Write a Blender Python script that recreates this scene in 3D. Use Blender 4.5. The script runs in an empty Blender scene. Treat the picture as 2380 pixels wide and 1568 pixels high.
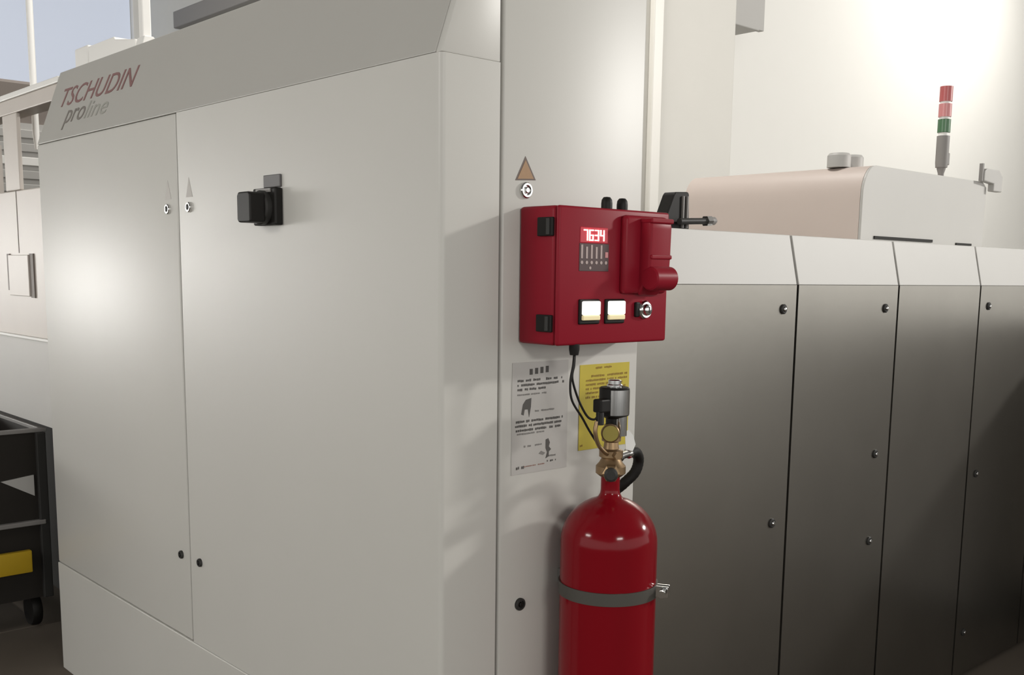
import bpy, bmesh, math, random
from mathutils import Vector, Matrix
random.seed(7)
scene = bpy.context.scene
C = scene.collection
R = math.radians

# ------------------------------------------------------------------ camera
cam_d = bpy.data.cameras.new('camera')
cam = bpy.data.objects.new('camera', cam_d)
C.objects.link(cam)
cam_d.sensor_fit = 'HORIZONTAL'
cam_d.sensor_width = 36.0
cam_d.lens = 2437.0 / 2380.0 * 36.0
cam_d.shift_x = (1190 - 1232) / 2380.0
cam_d.shift_y = (986 - 784) / 2380.0
cam_d.clip_end = 200
right = Vector((0.73420135, -0.67878566, 0.01408565))
up = Vector((0.08709741, 0.11474281, 0.98956967))
fwd = Vector((0.67332193, 0.72531656, -0.1433648))
m3 = Matrix((right, up, -fwd)).transposed()
cam.matrix_world = Matrix.Translation((-1.33879, -1.71667, 1.55)) @ m3.to_4x4()
scene.camera = cam

# ------------------------------------------------------------------ world, lights, exposure
world = bpy.data.worlds.new('hall_light')
scene.world = world
world.use_nodes = True
bg = world.node_tree.nodes['Background']
bg.inputs['Color'].default_value = (1.0, 0.985, 0.95, 1)
bg.inputs['Strength'].default_value = 1.5

def area(name, loc, target, sx, sy, power, col=(1, 0.97, 0.92)):
    d = bpy.data.lights.new(name, 'AREA')
    d.shape = 'RECTANGLE'; d.size = sx; d.size_y = sy; d.energy = power; d.color = col
    o = bpy.data.objects.new(name, d)
    C.objects.link(o)
    o.location = loc
    o.rotation_euler = (Vector(target) - Vector(loc)).to_track_quat('-Z', 'Y').to_euler()
    return o
area('hall_lamp_right', (8.0, -4.2, 4.2), (0.8, 0, 1.2), 0.9, 0.4, 370)
area('hall_lamp_front', (-1.4, -5.0, 3.0), (0.4, 0, 0.8), 1.2, 0.2, 62)
area('hall_lamp_side', (-5.0, 1.0, 3.2), (0, 1.2, 1.4), 1.2, 0.3, 58)
area('wall_lamp', (8.6, 1.7, 4.7), (8.4, 3.2, 3.2), 1.6, 0.3, 48)
area('hall_lamp_far', (1.4, 5.4, 4.7), (1.6, 7.2, 2.6), 1.2, 0.3, 60)
area('fill_lamp_over', (1.1, 1.3, 4.6), (1.6, 1.1, 1.8), 1.2, 0.3, 70)  # added fill, brightens the hood side and the cabinet top

vs = scene.view_settings
vs.view_transform = 'Standard'
vs.look = 'None'
vs.gamma = 1.0
vs.use_curve_mapping = False
vs.exposure = 0.0

# ------------------------------------------------------------------ materials
def srgb(r, g, b):
    f = lambda c: (c / 255 / 12.92) if c / 255 <= 0.04045 else ((c / 255 + 0.055) / 1.055) ** 2.4
    return (f(r), f(g), f(b), 1)

def mat(name, col, rough=0.5, metal=0.0, var=0.0, vscale=6.0, bump=0.0, bscale=200.0, emit=None, estr=0.0, coat=0.0, stretch=None, spec=0.5):
    m = bpy.data.materials.new(name)
    m.use_nodes = True
    nt = m.node_tree
    b = nt.nodes['Principled BSDF']
    b.inputs['Base Color'].default_value = col
    b.inputs['Roughness'].default_value = rough
    b.inputs['Metallic'].default_value = metal
    b.inputs['Coat Weight'].default_value = coat
    b.inputs['Specular IOR Level'].default_value = spec
    b.inputs['Coat Roughness'].default_value = 0.08
    if emit:
        b.inputs['Emission Color'].default_value = emit
        b.inputs['Emission Strength'].default_value = estr
    tc = nt.nodes.new('ShaderNodeTexCoord')
    vec = tc.outputs['Object']
    if stretch:
        mp = nt.nodes.new('ShaderNodeMapping')
        mp.inputs['Scale'].default_value = stretch
        nt.links.new(vec, mp.inputs['Vector']); vec = mp.outputs['Vector']
    if var:
        n = nt.nodes.new('ShaderNodeTexNoise')
        n.inputs['Scale'].default_value = vscale
        n.inputs['Detail'].default_value = 4
        nt.links.new(vec, n.inputs['Vector'])
        mx = nt.nodes.new('ShaderNodeMix'); mx.data_type = 'RGBA'
        mx.inputs['A'].default_value = tuple(c * (1 - var) for c in col[:3]) + (1,)
        mx.inputs['B'].default_value = tuple(min(1, c * (1 + var)) for c in col[:3]) + (1,)
        nt.links.new(n.outputs['Fac'], mx.inputs['Factor'])
        nt.links.new(mx.outputs['Result'], b.inputs['Base Color'])
    if bump:
        n2 = nt.nodes.new('ShaderNodeTexNoise')
        n2.inputs['Scale'].default_value = bscale
        nt.links.new(vec, n2.inputs['Vector'])
        bp = nt.nodes.new('ShaderNodeBump')
        bp.inputs['Strength'].default_value = bump
        bp.inputs['Distance'].default_value = 0.002
        nt.links.new(n2.outputs['Fac'], bp.inputs['Height'])
        nt.links.new(bp.outputs['Normal'], b.inputs['Normal'])
    return m

M = {}
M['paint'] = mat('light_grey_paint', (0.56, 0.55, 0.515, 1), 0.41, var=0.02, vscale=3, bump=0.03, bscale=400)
M['fascia'] = mat('darker_fascia_grey', (0.46, 0.45, 0.42, 1), 0.42, var=0.02, vscale=3)  # darker grey base than the cabinet doors
M['core'] = mat('dark_cabinet_core', (0.014, 0.013, 0.011, 1), 0.8)
M['cream'] = mat('cream_paint', (0.72, 0.70, 0.65, 1), 0.4, var=0.02)
M['pillar'] = mat('cream_pillar_paint', (0.64, 0.625, 0.58, 1), 0.6, var=0.02)
M['loader'] = mat('pinkish_cream_paint', (0.56, 0.51, 0.465, 1), 0.45, var=0.04)
M['pinkgrey'] = mat('warm_grey_paint', (0.63, 0.54, 0.49, 1), 0.45, var=0.03)
M['hood_white'] = mat('hood_white_paint', (0.52, 0.51, 0.485, 1), 0.45, var=0.02)
M['white'] = mat('white_paint', (0.86, 0.85, 0.82, 1), 0.45)
M['cap'] = mat('pale_cap_paint', (0.50, 0.49, 0.465, 1), 0.5, var=0.02)
M['steel'] = mat('grey_steel_sheet', (0.33, 0.315, 0.285, 1), 0.33, 1.0, var=0.10, vscale=3.5, bump=0.05, bscale=60)
M['red'] = mat('red_enamel', (0.25, 0.010, 0.022, 1), 0.38, spec=0.14)
M['red_tank'] = mat('red_tank_enamel', (0.19, 0.004, 0.009, 1), 0.14, spec=0.2)
M['black'] = mat('black_plastic', (0.012, 0.011, 0.010, 1), 0.5, spec=0.2)
M['darkgrey'] = mat('dark_grey_plastic', (0.035, 0.034, 0.032, 1), 0.5, spec=0.25)
M['midgrey'] = mat('mid_grey_plastic', (0.22, 0.21, 0.20, 1), 0.5)
M['slate'] = mat('slate_grey_plate', (0.09, 0.085, 0.085, 1), 0.5)
M['palegrey'] = mat('pale_grey_plastic', (0.45, 0.44, 0.42, 1), 0.5)
M['band'] = mat('dull_grey_band_steel', (0.085, 0.08, 0.07, 1), 0.5, 0.4)
M['rubber'] = mat('black_rubber', (0.008, 0.007, 0.006, 1), 0.6, spec=0.25, bump=0.2, bscale=300)
M['chrome'] = mat('chrome', (0.75, 0.75, 0.74, 1), 0.14, 1.0)
M['brass'] = mat('aged_brass', (0.30, 0.205, 0.115, 1), 0.38, 0.85, var=0.25, vscale=40)
M['yellow'] = mat('yellow_sheet', (0.52, 0.42, 0.035, 1), 0.5, var=0.08, vscale=20)
M['yellow_dark'] = mat('ochre_print', (0.30, 0.19, 0.02, 1), 0.6)
M['olive'] = mat('olive_gauge_face', (0.26, 0.21, 0.03, 1), 0.35)
M['paper'] = mat('grey_white_notice', (0.46, 0.445, 0.425, 1), 0.4, var=0.05, vscale=15)
M['ink'] = mat('faded_black_print', (0.075, 0.07, 0.065, 1), 0.6)
M['ink_soft'] = mat('soft_grey_print', (0.20, 0.19, 0.18, 1), 0.6)
M['ink_red'] = mat('faded_red_print', (0.28, 0.16, 0.13, 1), 0.6)
M['sticker'] = mat('faded_orange_sticker', (0.33, 0.19, 0.085, 1), 0.5, var=0.15, vscale=60)
M['sticker_edge'] = mat('sticker_border', (0.11, 0.075, 0.06, 1), 0.5)
M['ghost'] = mat('faint_grey_sticker', (0.40, 0.375, 0.345, 1), 0.5)
M['maroon'] = mat('faded_maroon_print', (0.24, 0.12, 0.115, 1), 0.5)
M['greyprint'] = mat('grey_print', (0.20, 0.18, 0.16, 1), 0.5)
M['palprint'] = mat('pale_grey_print', (0.35, 0.345, 0.31, 1), 0.5)
M['digit'] = mat('lit_red_digits', (0.9, 0.5, 0.45, 1), 0.5, emit=(1, 0.55, 0.45, 1), estr=7.0)
M['display'] = mat('red_display_window', (0.32, 0.008, 0.018, 1), 0.25, emit=(0.9, 0.02, 0.06, 1), estr=0.22)
M['button'] = mat('lit_white_button', (0.9, 0.88, 0.8, 1), 0.4, emit=(1, 0.98, 0.92, 1), estr=1.2)
M['button_base'] = mat('lit_cream_button_edge', (0.6, 0.52, 0.3, 1), 0.4, emit=(1, 0.85, 0.5, 1), estr=0.35)
M['panel_label'] = mat('dark_panel_label', (0.055, 0.022, 0.022, 1), 0.5)
M['bar'] = mat('pale_label_print', (0.42, 0.33, 0.31, 1), 0.5)
M['tower_red'] = mat('red_lamp_lens', (0.42, 0.10, 0.10, 1), 0.3)
M['tower_pink'] = mat('pale_red_lamp_lens', (0.55, 0.22, 0.22, 1), 0.3)
M['tower_green'] = mat('green_lamp_lens', (0.06, 0.15, 0.07, 1), 0.3)
M['floor'] = mat('dark_concrete', (0.13, 0.11, 0.09, 1), 0.85, spec=0.15, var=0.25, vscale=1.5, bump=0.2, bscale=40)
M['joint'] = mat('floor_joint', (0.03, 0.026, 0.022, 1), 0.8)
M['wall'] = mat('white_wall_paint', (0.84, 0.83, 0.79, 1), 0.7, var=0.01)
M['ceiling'] = mat('grey_ceiling', (0.30, 0.30, 0.30, 1), 0.8)
M['wallgrey'] = mat('grey_wall_paint', (0.66, 0.66, 0.63, 1), 0.7, var=0.03)
M['brown'] = mat('brown_grey_panel', (0.20, 0.17, 0.15, 1), 0.6)
M['cart'] = mat('dark_steel_cart', (0.022, 0.019, 0.016, 1), 0.6, spec=0.2, var=0.2, vscale=5)
M['bright_yellow'] = mat('safety_yellow', (0.55, 0.36, 0.02, 1), 0.45, var=0.1, vscale=8)
M['frosted'] = mat('frosted_blue_pane', (0.5, 0.54, 0.62, 1), 0.3, emit=(0.72, 0.78, 0.92, 1), estr=0.42)
M['daylight'] = mat('bright_daylight_pane', (0.8, 0.8, 0.8, 1), 0.4, emit=(1, 0.98, 0.94, 1), estr=17.0)
M['daylight_soft'] = mat('soft_daylight_pane', (0.8, 0.8, 0.8, 1), 0.4, emit=(1, 0.98, 0.94, 1), estr=1.6)
M['tag_white'] = mat('white_tag', (0.88, 0.88, 0.86, 1), 0.35)

# ------------------------------------------------------------------ mesh helpers
def obj(name, bm, material, parent=None, smooth=False):
    me = bpy.data.meshes.new(name)
    bmesh.ops.recalc_face_normals(bm, faces=bm.faces)
    bm.to_mesh(me); bm.free()
    me.materials.append(M[material] if isinstance(material, str) else material)
    if smooth:
        for p in me.polygons: p.use_smooth = True
        me.set_sharp_from_angle(angle=R(smooth if not isinstance(smooth, bool) else 40))
    o = bpy.data.objects.new(name, me)
    C.objects.link(o)
    if parent is not None:
        o.parent = parent
        o.matrix_parent_inverse = Matrix.Translation(-parent_loc(parent))
    return o

def parent_loc(p):
    v = Vector(p.location)
    return v if p.parent is None else v + Vector((0, 0, 0))

def thing(name, label, cat, loc=(0, 0, 0), group=None):
    o = bpy.data.objects.new(name, None)
    o.empty_display_size = 0.05
    C.objects.link(o)
    o.location = loc
    tag(o, label, cat, group)
    return o

def tag(o, label, cat, group=None):
    o['label'] = label; o['category'] = cat
    if group: o['group'] = group
    return o

def struct(name, bm, material, parent=None):
    o = obj(name, bm, material, parent)
    if parent is None: o['kind'] = 'structure'
    return o

def bx(bm, x0, x1, y0, y1, z0, z1, bev=0.0, seg=2):
    b = bmesh.new()
    vs_ = [b.verts.new((x, y, z)) for x in (x0, x1) for y in (y0, y1) for z in (z0, z1)]
    for f in ((0, 1, 3, 2), (4, 6, 7, 5), (0, 4, 5, 1), (2, 3, 7, 6), (0, 2, 6, 4), (1, 5, 7, 3)):
        b.faces.new([vs_[i] for i in f])
    bmesh.ops.recalc_face_normals(b, faces=b.faces)
    if bev:
        bmesh.ops.bevel(b, geom=list(b.edges), offset=bev, segments=seg, profile=0.5, affect='EDGES', clamp_overlap=True)
    merge(bm, b)
    return bm

def merge(bm, b):
    vm = {}
    for v in b.verts: vm[v] = bm.verts.new(v.co)
    for f in b.faces:
        try: bm.faces.new([vm[v] for v in f.verts])
        except ValueError: pass
    b.free()

def box(x0, x1, y0, y1, z0, z1, bev=0.0, seg=2):
    return bx(bmesh.new(), x0, x1, y0, y1, z0, z1, bev, seg)

def prism(pts, axis, a, b, bev=0.0, bm=None, seg=2):
    """closed polygon pts (2D) extruded along axis from a to b. axis X: pts=(y,z); Y: (x,z); Z: (x,y)"""
    t = bmesh.new()
    def P(u, v, w):
        return {'X': (w, u, v), 'Y': (u, w, v), 'Z': (u, v, w)}[axis]
    lo = [t.verts.new(P(u, v, a)) for u, v in pts]
    hi = [t.verts.new(P(u, v, b)) for u, v in pts]
    n = len(pts)
    t.faces.new(lo); t.faces.new(hi[::-1])
    for i in range(n):
        t.faces.new((lo[i], hi[i], hi[(i + 1) % n], lo[(i + 1) % n]))
    bmesh.ops.recalc_face_normals(t, faces=t.faces)
    if bev:
        bmesh.ops.bevel(t, geom=list(t.edges), offset=bev, segments=seg, profile=0.5, affect='EDGES', clamp_overlap=True)
    if bm is None: bm = bmesh.new()
    merge(bm, t)
    return bm

def frame_for(d):
    d = Vector(d).normalized()
    a = Vector((0, 0, 1)) if abs(d.z) < 0.9 else Vector((1, 0, 0))
    u = d.cross(a).normalized()
    return u, u.cross(d).normalized(), d

def lathe(prof, origin, axis=(0, 0, 1), n=32, bm=None):
    """prof: list of (radius, height along axis)"""
    if bm is None: bm = bmesh.new()
    u, w, d = frame_for(axis)
    o = Vector(origin)
    rings = []
    for r, h in prof:
        if r < 1e-6:
            rings.append([bm.verts.new(o + d * h)])
        else:
            rings.append([bm.verts.new(o + d * h + (u * math.cos(2 * math.pi * i / n) + w * math.sin(2 * math.pi * i / n)) * r) for i in range(n)])
    for A, B in zip(rings[:-1], rings[1:]):
        if len(A) == 1 and len(B) == 1: continue
        for i in range(n):
            j = (i + 1) % n
            if len(A) == 1: bm.faces.new((A[0], B[i], B[j]))
            elif len(B) == 1: bm.faces.new((A[i], B[0], A[j]))
            else: bm.faces.new((A[i], B[i], B[j], A[j]))
    if len(rings[0]) > 1: bm.faces.new(rings[0][::-1])
    if len(rings[-1]) > 1: bm.faces.new(rings[-1])
    return bm

def spline(pts, k=8):
    P = [Vector(p) for p in pts]
    P = [2 * P[0] - P[1]] + P + [2 * P[-1] - P[-2]]
    out = []
    for i in range(1, len(P) - 2):
        for s in range(k):
            t = s / k
            a, b, c, d = P[i - 1], P[i], P[i + 1], P[i + 2]
            out.append(0.5 * ((2 * b) + (c - a) * t + (2 * a - 5 * b + 4 * c - d) * t * t + (3 * b - a - 3 * c + d) * t ** 3))
    out.append(P[-2])
    return out

def tube(pts, r, n=10, bm=None, smooth_path=True, ribs=0.0):
    if bm is None: bm = bmesh.new()
    P = spline(pts) if smooth_path and len(pts) > 2 else [Vector(p) for p in pts]
    rings = []
    u = None
    for i, p in enumerate(P):
        d = (P[min(i + 1, len(P) - 1)] - P[max(i - 1, 0)]).normalized()
        if u is None: u = frame_for(d)[0]
        u = (u - d * u.dot(d)).normalized()
        w = d.cross(u)
        rr = r * (1 + (ribs if i % 2 else 0))
        rings.append([bm.verts.new(p + (u * math.cos(2 * math.pi * k / n) + w * math.sin(2 * math.pi * k / n)) * rr) for k in range(n)])
    for A, B in zip(rings[:-1], rings[1:]):
        for k in range(n):
            bm.faces.new((A[k], B[k], B[(k + 1) % n], A[(k + 1) % n]))
    bm.faces.new(rings[0][::-1]); bm.faces.new(rings[-1])
    return bm

def text_mesh(body, size, shear=0.0, extrude=0.0006, spacing=1.0):
    cu = bpy.data.curves.new('lettering', 'FONT')
    cu.body = body; cu.size = size; cu.shear = shear; cu.extrude = extrude; cu.space_character = spacing
    cu.resolution_u = 4
    t = bpy.data.objects.new('lettering_source', cu)
    C.objects.link(t)
    bpy.context.view_layer.update()
    dg = bpy.context.evaluated_depsgraph_get()
    me = bpy.data.meshes.new_from_object(t.evaluated_get(dg))
    bm = bmesh.new(); bm.from_mesh(me)
    bpy.data.objects.remove(t); bpy.data.curves.remove(cu); bpy.data.meshes.remove(me)
    return bm

def fit_text(bm, width, height, origin, ex, ey, en):
    xs = [v.co.x for v in bm.verts]; ys = [v.co.y for v in bm.verts]
    x0, x1, y0, y1 = min(xs), max(xs), min(ys), max(ys)
    o, ex, ey, en = Vector(origin), Vector(ex), Vector(ey), Vector(en)
    for v in bm.verts:
        a = (v.co.x - x0) / (x1 - x0) * width
        b = (v.co.y - y0) / (y1 - y0) * height
        v.co = o + ex * a + ey * b + en * (v.co.z + 0.0007)
    return bm

# ------------------------------------------------------------------ the setting
fl = struct('floor', box(-14, 14, -14, 12, -0.12, -0.012), 'joint')
slab_me = None
for ix in range(-4, 5):
    for iy in range(-3, 5):
        cx, cy = ix * 2.4 + 0.9, iy * 2.4 + 1.75
        if slab_me is None:
            s = struct('slab', box(-1.196, 1.196, -1.196, 1.196, -0.06, 0.0, 0.003, 1), 'floor', fl)
            slab_me = s.data
        else:
            s = bpy.data.objects.new('slab', slab_me); C.objects.link(s); s.parent = fl
        s.location = (cx, cy, 0)

struct('ceiling', box(-14, 14, -14, 12, 5.0, 5.1), 'ceiling')
struct('wall_back', box(3.6, 13.0, 3.2, 3.35, 0, 5.0), 'wall')
struct('wall_return', box(3.6, 3.75, 3.36, 10.0, 0, 5.0), 'wallgrey')
struct('wall_right', box(13.0, 13.15, -4, 3.35, 0, 5.0), 'wall')
struct('wall_end', box(-6.15, 3.75, 10.0, 10.15, 0, 5.0), 'wallgrey')
struct('wall_left', box(-6.15, -6.0, 4.2, 10.0, 0, 5.0), 'wallgrey')
struct('wall_pillar', box(2.35, 3.639, 2.0, 3.199, 0, 5.0, 0.012), 'pillar')

def window(name, axis, at, a0, a1, z0, z1, pane_mat, cols, rows, inward):
    """framed window on a wall plane; axis 'Y' = wall facing -Y at Y=at, 'X' = wall facing +X at X=at"""
    w = bpy.data.objects.new(name, None); C.objects.link(w); w['kind'] = 'structure'
    def bb(u0, u1, zz0, zz1, d0, d1, bev=0.0):
        lo, hi = sorted((at + inward * d0, at + inward * d1))
        return box(u0, u1, lo, hi, zz0, zz1, bev) if axis == 'Y' else box(lo, hi, u0, u1, zz0, zz1, bev)
    f = bmesh.new()
    for b in (bb(a0 - .07, a0, z0 - .07, z1 + .07, .001, .07, .006), bb(a1, a1 + .07, z0 - .07, z1 + .07, .001, .07, .006),
              bb(a0, a1, z0 - .07, z0, .001, .07, .006), bb(a0, a1, z1, z1 + .07, .001, .07, .006)):
        merge(f, b)
    obj('window_frame', f, 'white', w)
    for i in range(cols):
        for j in range(rows):
            du, dz = (a1 - a0) / cols, (z1 - z0) / rows
            obj('pane', bb(a0 + i * du + .015, a0 + (i + 1) * du - .015, z0 + j * dz + .015, z0 + (j + 1) * dz - .015, .01, .02), pane_mat, w)
    for i in range(1, cols):
        u = a0 + (a1 - a0) * i / cols
        obj('mullion', bb(u - .016, u + .016, z0, z1, .005, .04), 'white', w)
    for j in range(1, rows):
        z = z0 + (z1 - z0) * j / rows
        obj('mullion', bb(a0, a1, z - .016, z + .016, .005, .038), 'white', w)
    return w
window('window_1', 'Y', 10.0, 0.6, 3.53, 2.95, 4.85, 'frosted', 2, 1, -1)
window('window_2', 'Y', 10.0, -5.3, -1.8, 1.2, 2.1, 'daylight', 4, 1, -1)
window('window_3', 'X', -6.0, 5.0, 9.5, 0.5, 2.45, 'daylight_soft', 3, 1, 1)

# ------------------------------------------------------------------ the tall machine cabinet
cab = thing('machine_cabinet', 'tall light grey machine cabinet with sloped fascia and double doors', 'cabinet', (0.3, 1.2, 0))
obj('body', prism([(.045, .03), (.045, 1.96), (.140, 2.235), (.60, 2.235), (.60, .03)], 'Y', .045, 2.36), 'core', cab)
obj('plinth', prism([(-.0025, -.0025), (-.0025, 2.3805), (.02, 2.3805), (.02, .02), (.613, .02), (.613, -.0025)], 'Z', 0.0, .4240, .003), 'paint', cab)
dl = obj('door', box(0, .0205, 1.2245, 2.38, .425, 1.983, .007, 3), 'paint', cab, smooth=30)
# wrap-around corner panel: left face up to the door joint, rounded corner, front strip up to the top
r_, arc = .012, []
for i in range(7):
    a = math.pi + i * (math.pi / 2) / 6
    arc.append((r_ + r_ * math.cos(a), r_ + r_ * math.sin(a)))
bm = prism([(0, 1.2150)] + arc + [(.1560, 0), (.1560, .0205), (.0205, .0205), (.0205, 1.2150)], 'Z', .425, 1.983)
top = prism([(.0005, 1.983), (.0945, 2.249), (.1560, 2.249), (.1560, 1.983)], 'Y', 0.0, .0205, .003)
merge(bm, top)
cp = obj('corner_panel', bm, 'paint', cab, smooth=30)
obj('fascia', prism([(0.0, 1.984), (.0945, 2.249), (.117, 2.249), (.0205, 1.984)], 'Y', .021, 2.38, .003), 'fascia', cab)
fd = obj('front_door', box(.1648, .614, 0, .0205, .425, 2.249, .006, 3), 'paint', cab, smooth=30)
obj('side_panel', box(.6005, .614, .021, 2.36, 0.0, 2.249), 'paint', cab)
obj('top_panel', box(.118, .60, .021, 2.36, 2.236, 2.249), 'paint', cab)
obj('end_panel', prism([(.021, .03), (.021, 1.98), (.118, 2.236), (.60, 2.236), (.60, .03)], 'Y', 2.361, 2.379), 'paint', cab)

def cam_lock(parent, pos, normal, r, dark=False):
    """quarter turn lock: chrome ring, recessed barrel"""
    o = obj('lock', lathe([(0, -.002), (r, -.002), (r, .005), (r * .86, .0075), (r * .62, .0075), (r * .58, .003), (0, .003)], pos, normal, 24), 'darkgrey' if dark else 'chrome', parent, smooth=35)
    return o
def lock_core(parent, pos, normal, r, material='chrome'):
    return obj('lock_barrel', lathe([(0, .003), (r * .40, .003), (r * .40, .0075), (r * .3, .009), (0, .009)], pos, normal, 16), material, parent, smooth=35)
for d, y, z in ((dl, 1.2866, 1.7175), (cp, 1.148, 1.7185)):
    cam_lock(d, (0, y, z), (-1, 0, 0), .0145); lock_core(d, (0, y, z), (-1, 0, 0), .0145, 'darkgrey')
    obj('faded_triangle', prism([(y + .021, z + .028), (y - .021, z + .028), (y, z + .082)], 'X', -.0006, 0.001), 'ghost', d)
for d, y, z in ((dl, 1.2769, .685), (cp, 1.1516, .6865)):
    cam_lock(d, (0, y, z), (-1, 0, 0), .0125, True); lock_core(d, (0, y, z), (-1, 0, 0), .0125, 'black')
cam_lock(fd, (.2309, 0, 1.7264), (0, -1, 0), .0175); lock_core(fd, (.2309, 0, 1.7264), (0, -1, 0), .0175)
cam_lock(fd, (.2291, 0, .7964), (0, -1, 0), .0145, True); lock_core(fd, (.2291, 0, .7964), (0, -1, 0), .0145, 'black')
tri = obj('warning_triangle', prism([(.2008, 1.7455), (.2610, 1.7495), (.2296, 1.7985)], 'Y', -.0007, .001), 'sticker_edge', fd)
obj('warning_triangle', prism([(.2070, 1.7492), (.2545, 1.7522), (.2298, 1.7905)], 'Y', -.0012, -.0006), 'sticker', fd)

# lettering on the fascia
s_ = Vector((.0945, 0, .265)).normalized(); nrm = Vector((-.265, 0, .0945)).normalized()
def fas(y, z): return (0.0945 * (z - 1.984) / .265, y, z)
obj('lettering', fit_text(text_mesh('TSCHUDIN', .1, .18), .655, .072, fas(2.262, 2.106), (0, -1, 0), s_, nrm), 'maroon', cab)
obj('lettering', fit_text(text_mesh('pro', .1, .18), .185, .072, fas(2.165, 2.018), (0, -1, 0), s_, nrm), 'greyprint', cab)
obj('lettering', fit_text(text_mesh('line', .1, .18), .195, .062, fas(1.972, 2.039), (0, -1, 0), s_, nrm), 'palprint', cab)

# black main switch on the corner panel
ms = thing('main_switch', 'black square rotary main switch on the pale cabinet side', 'switch', (0, .68, 1.70))
obj('base_plate', box(-.022, -.0006, .630, .742, 1.657, 1.748, .004), 'black', ms)
obj('name_plate', box(-.006, -.0006, .634, .716, 1.750, 1.781, .002), 'slate', ms)
obj('collar', lathe([(.0, 0), (.042, 0), (.042, .012), (.038, .016), (0, .016)], (-.022, .686, 1.700), (-1, 0, 0), 28), 'darkgrey', ms, smooth=35)
obj('knob', prism([(.653, 1.664), (.653, 1.730), (.662, 1.736), (.712, 1.736), (.720, 1.728), (.720, 1.668), (.712, 1.662), (.660, 1.662)], 'X', -.078, -.036, .004), 'black', ms)
obj('label_strip', box(-.0245, -.0215, .650, .722, 1.737, 1.746), 'midgrey', ms)

# ------------------------------------------------------------------ low machine enclosure on the right
E0 = .012
seams = [.617, 1.3212, 1.9127, 2.5171, 3.12, 3.72, 4.32]
enc = thing('machine_enclosure', 'low grey steel machine enclosure with pale sloping upper edge', 'machine cover', (2.4, .5, 0))
obj('inner_frame', box(.618, 4.32, .068, 1.3, .012, 1.651), 'core', enc)
fast = {0: [(1.2506, 1.4562), (1.2441, .8282)], 1: [(1.8296, 1.4515), (1.8213, .9737), (1.8172, .6795)], 3: [(2.5912, 1.450), (2.590, .8145), (2.5865, .1861)]}
for i in range(len(seams) - 1):
    a, b = seams[i] + .0055, seams[i + 1] - .0055
    p = obj('side_panel', box(a, b, E0, E0 + .017, .012, 1.5247), 'steel', enc)
    obj('cap_panel', prism([(E0 + .0005, 1.5255), (E0 + .033, 1.668), (E0 + .05, 1.668), (E0 + .018, 1.5255)], 'X', a, b, .0015), 'cap', enc)
    for x, z in fast.get(i, []):
        f = obj('fastener', lathe([(0, -.001), (.0145, -.001), (.0145, .004), (.0115, .0065), (.0075, .0065), (.0065, .003), (0, .003)], (x, E0, z), (0, -1, 0), 18), 'darkgrey', p, smooth=35)
        obj('fastener_head', lathe([(0, .003), (.0068, .003), (.0068, .008), (.0045, .0105), (0, .011)], (x, E0, z), (0, -1, 0), 14), 'chrome', p, smooth=35)
obj('top_plate', box(.618, 4.32, E0 + .05, 1.3, 1.652, 1.668), 'cap', enc)

# hood standing on the enclosure
hd = thing('machine_hood', 'rounded pale machine hood with pinkish side behind the enclosure', 'machine hood', (2.6, .7, 1.668))
prof = [(2.146, 1.668), (2.146, 1.83)]
for i in range(1, 9):
    a = math.pi - i * (math.pi / 2) / 8
    prof.append((2.146 + .085 + .085 * math.cos(a), 1.842 + .11 * math.sin(a)))
prof += [(3.10, 1.952), (3.138, 1.93), (3.138, 1.668)]
obj('shell', prism(prof, 'Y', .309, 1.115), 'pinkgrey', hd, smooth=30)
obj('front_plate', prism([(x, z) for x, z in prof], 'Y', .298, .3085, .002), 'hood_white', hd)
obj('gap_shade_strip', box(2.238, 2.686, .2935, .2995, 1.6895, 1.7005), 'core', hd)  # dark strips painting the shadow in the gap under the hood
obj('gap_shade_strip', box(2.890, 3.028, .2935, .2995, 1.6855, 1.6945), 'core', hd)
obj('corner_bracket', prism([(3.052, 1.992), (3.075, 2.004), (3.19, 2.004), (3.225, 1.978), (3.225, 1.915), (3.145, 1.915), (3.145, 1.945), (3.052, 1.952)], 'Y', .27, .2975, .004), 'palegrey', hd)
obj('bracket_pin', box(3.040, 3.052, .275, .29, 1.951, 2.022), 'midgrey', hd)
for x in (2.225, 2.315):
    tag(obj('hood_cap', lathe([(0, 0), (.043, 0), (.043, .043), (.036, .052), (0, .054)], (x, .45, 1.9528), (0, 0, 1), 24), 'palegrey', smooth=35),
        'left grey round cap on top of the machine hood' if x < 2.3 else 'right grey round cap on top of the machine hood', 'cap', 'round caps on the hood')

tw = thing('signal_tower', 'slim signal tower with red, pale red and green lenses above the hood', 'signal light', (2.97, .42, 1.9528))
obj('foot', lathe([(0, 0), (.012, 0), (.012, .03), (.018, .05), (.018, .055), (0, .055)], (2.97, .42, 1.9528), (0, 0, 1), 16), 'midgrey', tw, smooth=35)
obj('pole', lathe([(0, .055), (.024, .055), (.026, .075), (.026, .183), (0, .183)], (2.97, .42, 1.9528), (0, 0, 1), 20), 'midgrey', tw, smooth=35)
obj('terminal_box', box(2.982, 3.012, .405, .435, 2.02, 2.07, .004), 'midgrey', tw)
for z0, z1, m_ in ((.197, .25, 'tower_green'), (.26, .312, 'tower_pink'), (.322, .382, 'tower_red')):
    obj('lens', lathe([(0, z0), (.026, z0), (.026, z1), (0, z1)], (2.97, .42, 1.9528), (0, 0, 1), 20), m_, tw, smooth=35)
for z0 in (.184, .251, .313):
    obj('spacer', lathe([(0, z0), (.021, z0), (.021, z0 + .012), (0, z0 + .012)], (2.97, .42, 1.9528), (0, 0, 1), 20), 'white', tw, smooth=35)

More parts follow.
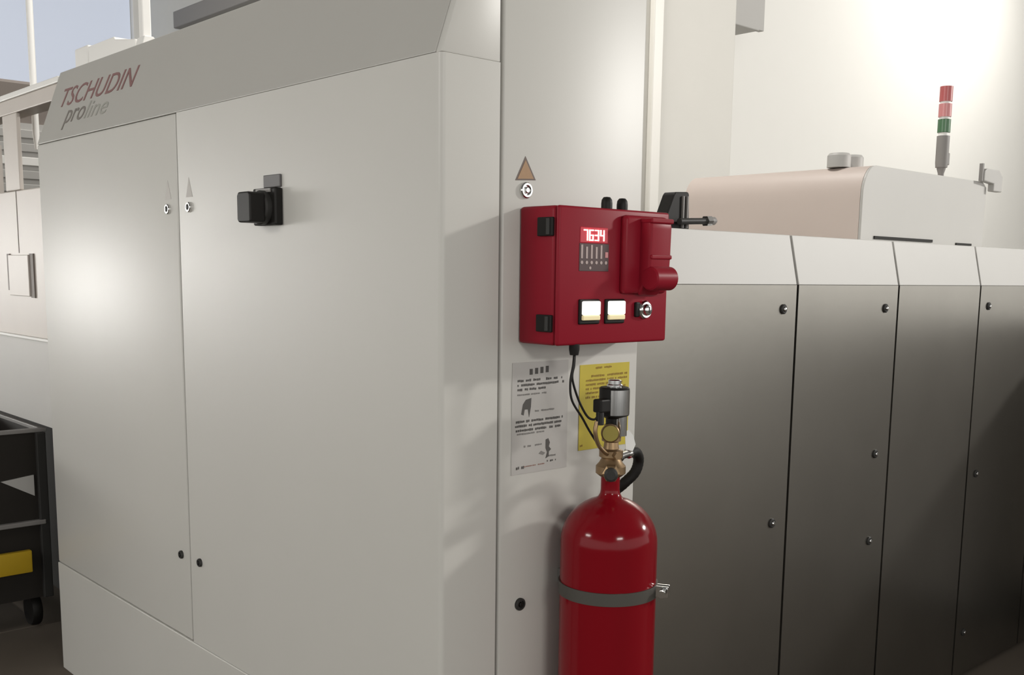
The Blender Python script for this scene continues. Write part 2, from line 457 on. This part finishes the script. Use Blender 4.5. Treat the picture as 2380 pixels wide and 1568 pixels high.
# black bracket and rod on the enclosure behind the red box
bb_ = thing('black_bracket', 'black ribbed bracket behind the upper right corner of the red box', 'bracket', (.86, .1, 1.668))
obj('bracket_body', prism([(.792, 1.668), (.836, 1.757), (.842, 1.764), (.893, 1.767), (.899, 1.762), (.903, 1.668)], 'Y', .085, .125, .003), 'black', bb_)
for x in (.868, .885):
    obj('rib', box(x, x + .006, .079, .086, 1.672, 1.755, .001), 'midgrey', bb_)
rod = thing('latch_rod', 'short steel rod with chrome tip sticking out beside the red box', 'rod', (.9, .09, 1.6895))
obj('rod', lathe([(0, 0), (.0085, 0), (.0085, .14), (0, .14)], (.838, .066, 1.6875), (1, 0, .05), 14), 'darkgrey', rod, smooth=35)
obj('chrome_nut', lathe([(0, .108), (.0145, .108), (.0145, .128), (0, .128)], (.838, .066, 1.6875), (1, 0, .05), 6), 'chrome', rod)
obj('tip', lathe([(0, .128), (.011, .128), (.011, .145), (.005, .155), (0, .156)], (.838, .066, 1.6875), (1, 0, .05), 14), 'midgrey', rod, smooth=35)

# ------------------------------------------------------------------ red alarm control box
rb = thing('alarm_control_box', 'red wall-mounted fire alarm control box with lit digits and buttons', 'control box', (.39, 0, 1.396))
obj('casing', box(.2138, .5705, -.112, -.0005, 1.396, 1.6905, .008, 3), 'red', rb, smooth=30)
cov = obj('cover', box(.2138, .5705, -.1245, -.1125, 1.396, 1.6905, .006, 3), 'red', rb, smooth=30)
for z0, z1 in ((1.6266, 1.666), (1.4248, 1.4613)):
    h = obj('hinge', box(.2065, .2145, -.111, -.0645, z0, z1, .002), 'black', rb)
    obj('hinge_pin', lathe([(0, 0), (.005, 0), (.005, z1 - z0 - .006), (0, z1 - z0 - .006)], (.2063, -.099, z0 + .003), (0, 0, 1), 12), 'darkgrey', h, smooth=35)
FY = -.1245
disp = obj('display_window', box(.277, .362, FY - .0015, FY + .002, 1.615, 1.648, .001, 1), 'display', rb)
SEG = {'a': ((0, 2), (1, 2)), 'b': ((1, 1), (1, 2)), 'c': ((1, 0), (1, 1)), 'd': ((0, 0), (1, 0)), 'e': ((0, 0), (0, 1)), 'f': ((0, 1), (0, 2)), 'g': ((0, 1), (1, 1))}
for k, s in enumerate(('abc', 'acdefg', 'abcdg', 'bcfg')):
    bm = bmesh.new()
    ox, oz, w_, h_ = .2875 + k * .0170, 1.6205, .0100, .0105
    for c in s:
        (ax, az), (bx_, bz) = SEG[c]
        x0, x1 = ox + ax * w_, ox + bx_ * w_; z0, z1 = oz + az * h_, oz + bz * h_
        t = .0014
        bx(bm, x0 - t, x1 + t, FY - .0026, FY - .001, z0 - t * .8, z1 + t * .8)
    obj('digit', bm, 'digit', disp)
lab = obj('legend_plate', box(.275, .3665, FY - .001, FY + .002, 1.5545, 1.6135, .0005, 1), 'panel_label', rb)
for k in range(6):
    x = .2795 + k * .0150
    z1 = 1.6105 - (.004 if k % 2 else 0)
    if k < 5: obj('legend_mark', box(x, x + .0055, FY - .0016, FY, 1.5815, z1), 'bar', lab)
    else: obj('legend_mark', box(x, x + .009, FY - .0016, FY, 1.584, 1.596), 'tower_pink', lab)
    obj('legend_mark', lathe([(0, 0), (.0038, 0), (.0038, .0012), (0, .0012)], (x + .003, FY - .0004, 1.573), (0, -1, 0), 10), 'bar', lab)
obj('legend_mark', lathe([(0, 0), (.0033, 0), (.0033, .0012), (0, .0012)], (.3085, FY - .0004, 1.5615), (0, -1, 0), 10), 'bar', lab)
for x0, x1 in ((.281, .334), (.3625, .4145)):
    bz = obj('button_bezel', box(x0 - .006, x1 + .005, FY - .005, FY + .002, 1.4405, 1.4945, .003), 'black', rb)
    obj('button', box(x0, x1, FY - .0125, FY - .004, 1.4605, 1.4905, .003), 'button', bz)
    obj('button_lower_edge', box(x0, x1, FY - .0115, FY - .004, 1.4495, 1.460, .002), 'button_base', bz)
ks = obj('key_switch', lathe([(0, -.002), (.021, -.002), (.021, .006), (.018, .010), (.0135, .010), (.012, .016), (.009, .018), (0, .018)], (.4875, FY, 1.4695), (0, -1, 0), 28), 'chrome', rb, smooth=35)
obj('key_slot', box(.4862, .4888, FY - .0186, FY - .0175, 1.4625, 1.4765), 'black', ks)
obj('switch_collar', box(.455, .470, FY - .007, FY + .002, 1.4535, 1.487, .003), 'black', rb)
# raised alarm handle housing on the right half of the cover
obj('handle_mount', box(.402, .548, FY - .018, FY + .004, 1.506, 1.6785, .010, 3), 'red', rb, smooth=30)
hh = obj('handle_housing', prism([(FY - .012, 1.5), (FY - .046, 1.54), (FY - .049, 1.585), (FY - .0505, 1.655), (FY - .046, 1.672), (FY - .012, 1.672)], 'X', .449, .521, .006, seg=3), 'red', rb, smooth=30)
obj('handle_roll', lathe([(0, 0), (.023, 0), (.0265, .0035), (.0265, .0695), (.023, .073), (0, .073)], (.4485, FY - .0475, 1.5405), (1, 0, 0), 28), 'red', hh, smooth=30)
obj('handle_lip', box(.4475, .5225, FY - .0535, FY - .018, 1.6615, 1.6725, .003), 'red', hh)
obj('handle_lip', box(.4505, .5205, FY - .0525, FY - .03, 1.583, 1.593, .003), 'red', hh)
for x, y in ((.381, -.102), (.4345, -.099)):
    g = obj('cable_gland', lathe([(0, -.002), (.0125, -.002), (.0125, .012), (.0115, .020), (.0075, .0255), (0, .0265)], (x, y, 1.6905), (0, 0, 1), 20), 'black', rb, smooth=35)
gb = obj('cable_gland', lathe([(0, -.002), (.0115, -.002), (.0115, .010), (.0095, .022), (0, .022)], (.2775, -.113, 1.396), (0, 0, -1), 18), 'black', rb, smooth=35)

# ------------------------------------------------------------------ notices on the front door
random.seed(3)
nt_ = thing('notice_sheet', 'grey white printed notice sheet below the red box', 'notice', (.285, 0, 1.10))
obj('sheet', box(.198, .372, -.0014, -.0002, 1.100, 1.352), 'paper', nt_)
bm = bmesh.new()
def mark(x0, x1, z0, z1): bx(bm, x0, x1, -.0021, -.0013, z0, z1)
for k in range(4): mark(.250 + k * .0165, .259 + k * .0165, 1.3235 + .001 * k, 1.3365 + .0015 * k)
def text_line(x0, x1, z, h, bold=1.0, slope=0.012):
    x = x0
    while x < x1:
        w = random.uniform(.003, .0068)
        if random.random() < .86:
            mark(x, min(x + w * .74, x1), z + (x - x0) * slope - h / 2 * random.uniform(.6, 1) * bold, z + (x - x0) * slope + h / 2 * random.uniform(.6, 1) * bold)
        x += w
for z, a, b in ((1.311, .214, .352), (1.301, .214, .358), (1.291, .214, .300), (1.219, .210, .356), (1.209, .208, .352), (1.199, .210, .350)):
    text_line(a, b, z, .0062)
obj('print', bm, 'ink', nt_)['kind'] = 'stuff'
bm = bmesh.new()
for z, a, b in ((1.2795, .214, .305), (1.191, .214, .30), (1.2405, .268, .328), (1.162, .235, .29), (1.133, .30, .335)):
    text_line(a, b, z, .0045)
obj('print', bm, 'ink_soft', nt_)['kind'] = 'stuff'
bm = bmesh.new()
prism([(.226, 1.236), (.231, 1.258), (.240, 1.268), (.256, 1.271), (.255, 1.252), (.250, 1.228), (.246, 1.246), (.236, 1.246), (.233, 1.233)], 'Y', -.0021, -.0013, bm=bm)
obj('picture', bm, 'ink', nt_)
bm = bmesh.new()
prism([(.303, 1.172), (.311, 1.174), (.316, 1.164), (.313, 1.155), (.320, 1.148), (.313, 1.143), (.313, 1.132), (.303, 1.128), (.308, 1.142), (.303, 1.152)], 'Y', -.0021, -.0013, bm=bm)
obj('picture', bm, 'ink', nt_)
bm = bmesh.new()
prism([(.281, 1.1415), (.289, 1.147), (.302, 1.1415), (.295, 1.137)], 'Y', -.0021, -.0013, bm=bm)
obj('picture', bm, 'ink_soft', nt_)
bm = bmesh.new(); text_line(.236, .30, 1.116, .003)
obj('print', bm, 'ink_red', nt_)['kind'] = 'stuff'
bm = bmesh.new(); text_line(.212, .236, 1.1145, .007); text_line(.308, .336, 1.1215, .005)
obj('print', bm, 'ink', nt_)['kind'] = 'stuff'

ys = thing('yellow_sign', 'yellow instruction sign behind the cylinder valve', 'sign', (.495, 0, 1.13))
obj('sheet', box(.411, .583, -.0014, -.0002, 1.134, 1.337), 'yellow', ys)
bm = bmesh.new()
for z, a, b in ((1.328, .46, .52), (1.309, .445, .575), (1.299, .432, .575), (1.289, .432, .56), (1.279, .432, .57), (1.269, .432, .56), (1.259, .432, .50), (1.185, .416, .425), (1.145, .416, .424)):
    text_line(a, b, z, .0055)
obj('print', bm, 'yellow_dark', ys)['kind'] = 'stuff'

# ------------------------------------------------------------------ red gas cylinder
AX, AY, RC = .384, -.131, .1105
gc = thing('gas_cylinder', 'tall red extinguishing gas cylinder with brass valve below the red box', 'gas cylinder', (AX, AY, 0))
prof = [(0, 0.0), (RC - .012, 0.0), (RC, .012), (RC, .945)]
for i in range(1, 11):
    a = i * (math.pi / 2) / 11
    prof.append((RC * math.cos(a) if i < 10 else .027, .945 + .106 * math.sin(a)))
prof += [(.0225, 1.058), (.0215, 1.067), (.0215, 1.100), (0, 1.100)]
obj('tank', lathe(prof, (AX, AY, 0), (0, 0, 1), 64), 'red_tank', gc, smooth=40)
vb = obj('valve_body', lathe([(0, 1.097), (.025, 1.097), (.034, 1.104), (.034, 1.120), (.027, 1.128), (.021, 1.138), (.027, 1.142), (.027, 1.156), (.018, 1.160), (.016, 1.175), (.022, 1.178), (.022, 1.190), (.017, 1.194), (.017, 1.215), (0, 1.215)], (AX, AY, 0), (0, 0, 1), 28), 'brass', gc, smooth=35)
obj('valve_nut', lathe([(0, 0), (.0125, 0), (.0125, .030), (.020, .030), (.020, .048), (.014, .052), (0, .052)], (AX - .006, AY - .006, 1.113), (-.72, -.68, -.02), 6), 'brass', vb)
obj('outlet_cap', lathe([(0, .050), (.015, .050), (.015, .062), (.010, .066), (0, .066)], (AX - .006, AY - .006, 1.113), (-.72, -.68, -.02), 20), 'darkgrey', vb, smooth=35)
obj('valve_stud', lathe([(0, 0), (.009, 0), (.009, .042), (0, .042)], (AX, AY, 1.149), (-.4, -.9, 0), 6), 'brass', vb)
so = obj('solenoid', lathe([(0, 1.206), (.018, 1.206), (.018, 1.228), (.034, 1.236), (.034, 1.296), (.031, 1.299), (0, 1.299)], (AX + .006, AY, 0), (0, 0, 1), 32), 'black', gc, smooth=35)
obj('solenoid_sleeve', prism([(AX + .006 + .0348 * math.cos(a), AY + .0348 * math.sin(a)) for a in [R(-150 + 8 * i) for i in range(13)]] + [(AX + .006 + .0335 * math.cos(a), AY + .0335 * math.sin(a)) for a in [R(-54 - 8 * i) for i in range(13)]], 'Z', 1.238, 1.294), 'chrome', so)
obj('solenoid_cap', lathe([(0, 1.297), (.018, 1.297), (.018, 1.304), (.015, 1.306), (.015, 1.314), (.011, 1.316), (0, 1.316)], (AX + .006, AY, 0), (0, 0, 1), 20), 'chrome', so, smooth=35)
obj('solenoid_stem', lathe([(0, 1.19), (.014, 1.19), (.014, 1.236), (0, 1.236)], (AX + .012, AY - .016, 0), (0, 0, 1), 20), 'chrome', so, smooth=35)
obj('connector', box(AX - .058, AX - .026, AY - .020, AY + .006, 1.246, 1.276, .004), 'black', so)
obj('connector', lathe([(0, 0), (.009, 0), (.009, .028), (0, .028)], (AX - .050, AY - .010, 1.247), (-.2, -.2, -1), 14), 'black', so, smooth=35)
ga = obj('pressure_gauge', lathe([(0, 0), (.0205, 0), (.0205, .012), (.0185, .014), (.0175, .0125), (0, .0125)], (AX - .027, AY - .020, 1.2005), (-.66, -.74, .02), 28), 'brass', gc, smooth=35)
obj('gauge_face', lathe([(0, .0122), (.0176, .0122), (.0176, .0132), (0, .0132)], (AX - .027, AY - .020, 1.2005), (-.66, -.74, .02), 28), 'olive', ga)
obj('gauge_stem', lathe([(0, 0), (.006, 0), (.006, .035), (0, .035)], (AX - .002, AY - .002, 1.185), (-.60, -.50, .35), 12), 'brass', ga, smooth=35)
obj('safety_tag', prism([(-.010, -.020), (.004, -.024), (.012, -.010), (.010, .010), (.002, .022), (-.006, .018)], 'Y', -.0008, .0008), 'tag_white', gc)
tg = bpy.data.objects['safety_tag']; tg.data.transform(Matrix.Translation((AX + .055, AY - .004, 1.174)) @ Matrix.Rotation(R(-30), 4, 'Z') @ Matrix.Rotation(R(-32), 4, 'X') @ Matrix.Scale(1.15, 4))
hf = obj('hose_fitting', lathe([(0, 0), (.012, 0), (.012, .012), (.0085, .014), (.0085, .050), (.012, .052), (.012, .060), (0, .060)], (AX + .022, AY, 1.137), (1, .25, .03), 20), 'chrome', gc, smooth=35)
tag(obj('discharge_hose', tube([(AX + .075, AY + .014, 1.140), (AX + .108, AY + .022, 1.137), (AX + .129, AY + .030, 1.115), (AX + .124, AY + .036, 1.085), (AX + .104, AY + .052, 1.058), (AX + .090, AY + .075, 1.030), (AX + .085, AY + .095, .98), (AX + .085, AY + .100, .85)], .0125, 14, ribs=.05), 'rubber', smooth=60),
    'black rubber hose curving down behind the red cylinder', 'hose')

# wires from the red box to the valve
tag(obj('signal_wire', tube([(.2775, -.113, 1.374), (.270, -.118, 1.352), (.2605, -.12, 1.316), (.2645, -.122, 1.277), (.294, -.125, 1.237), (.315, -.128, 1.206), (.335, -.140, 1.172), (.366, -.142, 1.146), (.378, -.136, 1.140)], .0026, 8), 'black', smooth=60),
    'thin black wire hanging from the red box, outer loop', 'wire')
tag(obj('signal_wire', tube([(.2795, -.113, 1.374), (.276, -.115, 1.351), (.2685, -.118, 1.323), (.2855, -.121, 1.277), (.306, -.128, 1.240), (.318, -.138, 1.232), (.328, -.142, 1.240)], .0026, 8), 'black', smooth=60),
    'thin black wire hanging from the red box, inner strand to the connector', 'wire')
tag(obj('copper_tube', tube([(.3225, -.143, 1.228), (.318, -.143, 1.205), (.328, -.143, 1.177), (.350, -.143, 1.156), (.372, -.137, 1.147)], .0048, 10), 'brass', smooth=60),
    'brown bent tube looping from connector to brass valve', 'tube')

# clamp band holding the cylinder
cb = thing('clamp_band', 'grey steel clamp band with bolt around the red cylinder', 'clamp', (AX, AY, .80))
RB = RC + .0035
obj('band', lathe([(RC + .0004, .826), (RB, .826), (RB, .855), (RC + .0004, .855), (RC + .0004, .826)], (AX, AY, 0), (0, 0, 1), 64), 'band', cb, smooth=35)
obj('wall_bracket', box(AX - .035, AX + .035, -.0165, -.0005, .822, .86, .002), 'midgrey', cb)
ba = R(-60)
bc = Vector((AX + RB * math.cos(ba), AY + RB * math.sin(ba), .841))
rad = Vector((math.cos(ba), math.sin(ba), 0)); tan = Vector((-math.sin(ba), math.cos(ba), 0))
for k, s in enumerate((-1, 1)):
    lug = box(-.002, .028, -.003, .003, -.013, .013, .0015)
    for v in lug.verts: v.co = bc + rad * v.co.x + tan * (v.co.y + s * .008) + Vector((0, 0, v.co.z))
    obj('clamp_lug', lug, 'chrome', cb)
bo = lathe([(0, -.030), (.0085, -.030), (.0085, -.022), (.0042, -.022), (.0042, .018), (.0085, .018), (.0085, .026), (0, .026)], bc + rad * .016, tan, 12)
obj('clamp_bolt', bo, 'chrome', cb, smooth=35)

# ------------------------------------------------------------------ background behind the enclosure
tag(obj('cable_trunking', box(2.905, 2.981, 1.965, 1.999, 0.0, 4.99, .006), 'cream'), 'narrow vertical cable trunking on the cream pillar', 'trunking')
hb = thing('hanging_duct', 'white square duct end hanging high beside the cream pillar', 'duct', (4.5, 2.95, 3.19))
obj('duct_body', box(4.05, 4.835, 2.70, 3.199, 3.195, 4.99, .006), 'palegrey', hb)
obj('duct_flange', box(4.836, 4.910, 2.715, 2.76, 3.206, 4.99, .004), 'palegrey', hb)

# ------------------------------------------------------------------ things on and beyond the far end of the cabinet
co = thing('drop_conduit', 'thick white service conduit rising from the cabinet top', 'conduit', (.135, 1.70, 2.249))
obj('pipe', box(.112, .142, 1.685, 1.715, 2.262, 4.99, .004), 'white', co)
obj('foot', prism([(.105, 2.250), (.112, 2.278), (.142, 2.278), (.166, 2.250)], 'Y', 1.672, 1.728, .002), 'white', co)
tag(obj('drop_pipe', lathe([(0, 2.03), (.006, 2.03), (.0135, 2.09), (.0135, 4.99), (0, 4.99)], (.202, 3.005, 0), (0, 0, 1), 16), 'white', smooth=40), 'thin white drop pipe behind the white beam', 'pipe')
tag(obj('filter_box', box(.125, .36, 2.19, 2.315, 2.2495, 2.326, .006), 'white'), 'small white box on the cabinet top above the lettering', 'box')
tag(obj('filter_housing', prism([(2.185, 2.2495), (2.185, 2.318), (1.955, 2.318), (1.945, 2.308), (1.78, 2.285), (1.78, 2.2495)], 'X', .125, .37, .004), 'white'), 'long white housing on the cabinet top beside the conduit', 'housing')

ld = thing('loader_frame', 'cream loader frame and panel beyond the far end of the cabinet', 'machine frame', (.3, 3.0, 0))
obj('beam', box(.09, .17, 2.40, 6.5, 2.158, 2.215, .004), 'loader', ld)
obj('beam_rail', box(.084, .175, 2.385, 6.5, 2.215, 2.238, .004), 'white', ld)
obj('leg', box(.09, .106, 2.885, 3.065, 1.853, 2.158, .004), 'loader', ld)
fp = obj('front_panel', box(.09, .12, 2.42, 4.4, 1.2495, 1.852, .004), 'loader', ld)
obj('access_cover', box(.078, .0905, 2.80, 3.05, 1.425, 1.592, .002), 'loader', fp)
obj('cover_gap', box(.084, .0905, 3.051, 3.085, 1.445, 1.597), 'brown', fp)
obj('cover_gap', box(.084, .0905, 2.756, 2.799, 1.42, 1.597), 'brown', fp)
obj('panel_ledge', box(.074, .0905, 2.42, 4.4, 1.2495, 1.262, .003), 'white', fp)
obj('panel_seam', box(.0885, .0905, 2.935, 2.941, 1.60, 1.85), 'brown', fp)
obj('lower_panel', box(.13, .16, 2.42, 4.4, .885, 1.2495), 'hood_white', ld)
obj('base', box(.34, .40, 2.42, 4.4, 0, .885), 'core', ld)
obj('rear_leg', box(.34, .42, 4.2, 4.38, 0, 2.158), 'loader', ld)

ct = thing('chip_cart', 'dark open-top steel chip cart on the floor at the left edge', 'cart', (-.2, 3.2, 0))
bm = bmesh.new()
bx(bm, -.62, .136, 2.90, 2.915, .14, .868); bx(bm, -.62, .136, 3.60, 3.615, .14, .868)
bx(bm, .121, .136, 2.915, 3.60, .14, .868); bx(bm, -.62, -.605, 2.915, 3.60, .14, .868)
bx(bm, -.605, .121, 2.915, 3.60, .14, .16)
obj('tub', bm, 'cart', ct)
bm = bmesh.new()
bx(bm, -.63, .146, 2.89, 2.918, .855, .872, .003); bx(bm, -.63, .146, 3.597, 3.625, .855, .872, .003)
bx(bm, .118, .146, 2.918, 3.597, .855, .872, .003); bx(bm, -.63, -.602, 2.918, 3.597, .855, .872, .003)
obj('rim', bm, 'midgrey', ct)
obj('crossbar', box(-.6, .12, 2.872, 2.90, .462, .482, .004), 'midgrey', ct)
obj('light_spot', prism([(-.045, .66), (.085, .675), (.085, .585)], 'Y', 2.893, 2.9), 'palegrey', ct)  # pale triangle painting a reflected spot of light on the cart
obj('post', box(.098, .136, 2.876, 2.90, .14, .855, .004), 'darkgrey', ct)
for x in (-.52, .08):
    for y in (2.98, 3.53):
        obj('wheel', lathe([(0, -.02), (.066, -.02), (.07, -.014), (.07, .014), (.066, .02), (0, .02)], (x, y, .07), (1, 0, 0), 24), 'rubber', ct, smooth=40)
tag(obj('yellow_bar', box(-.55, .047, 2.845, 2.875, .270, .364, .004), 'bright_yellow', smooth=30), 'yellow steel bar on the front of the dark cart', 'bar')

bgm = thing('far_machine', 'dim brown and grey machine cabinet far behind the white beam', 'machine', (1.4, 7.2, 0))
obj('body', box(.62, 1.9, 6.0, 7.0, 0, 2.78, .02), 'brown', bgm)
obj('louvre_panel', box(.80, 1.40, 5.975, 5.999, 1.9, 2.50), 'palegrey', bgm)
for k in range(6):
    obj('louvre_slat', box(.82, 1.38, 5.955, 5.974, 1.95 + k * .09, 2.005 + k * .09, .004), 'white' if k == 3 else 'palegrey', bgm)
tag(obj('roof_beam', box(-2, 3.59, 9.3, 9.5, 2.72, 2.86), 'brown'), 'dark beam across the far hall below the blue window', 'beam')
tag(obj('wall_duct', box(3.44, 3.59, 5.0, 8.75, 3.91, 4.07, .01), 'midgrey'), 'dark horizontal duct high on the grey side wall', 'duct')

nc = thing('added_shade_cabinet', 'unseen mid grey cabinet added outside the right edge of the frame to cast shade', 'cabinet', (3.8, -1.0, 0))  # added out of view to throw the diagonal shadow on the steel panels
obj('body', box(3.3, 4.3, -1.75, -.28, .06, 1.377, .01), 'midgrey', nc)
obj('plinth', box(3.33, 4.27, -1.72, -.31, 0, .059), 'core', nc)
for y0, y1 in ((-1.73, -1.02), (-1.01, -.30)):
    d_ = obj('door', box(3.283, 3.2995, y0, y1, .08, 1.36, .003), 'midgrey', nc)
    obj('handle', box(3.268, 3.2825, y0 + .08, y0 + .10, .7, .84, .003), 'chrome', d_)
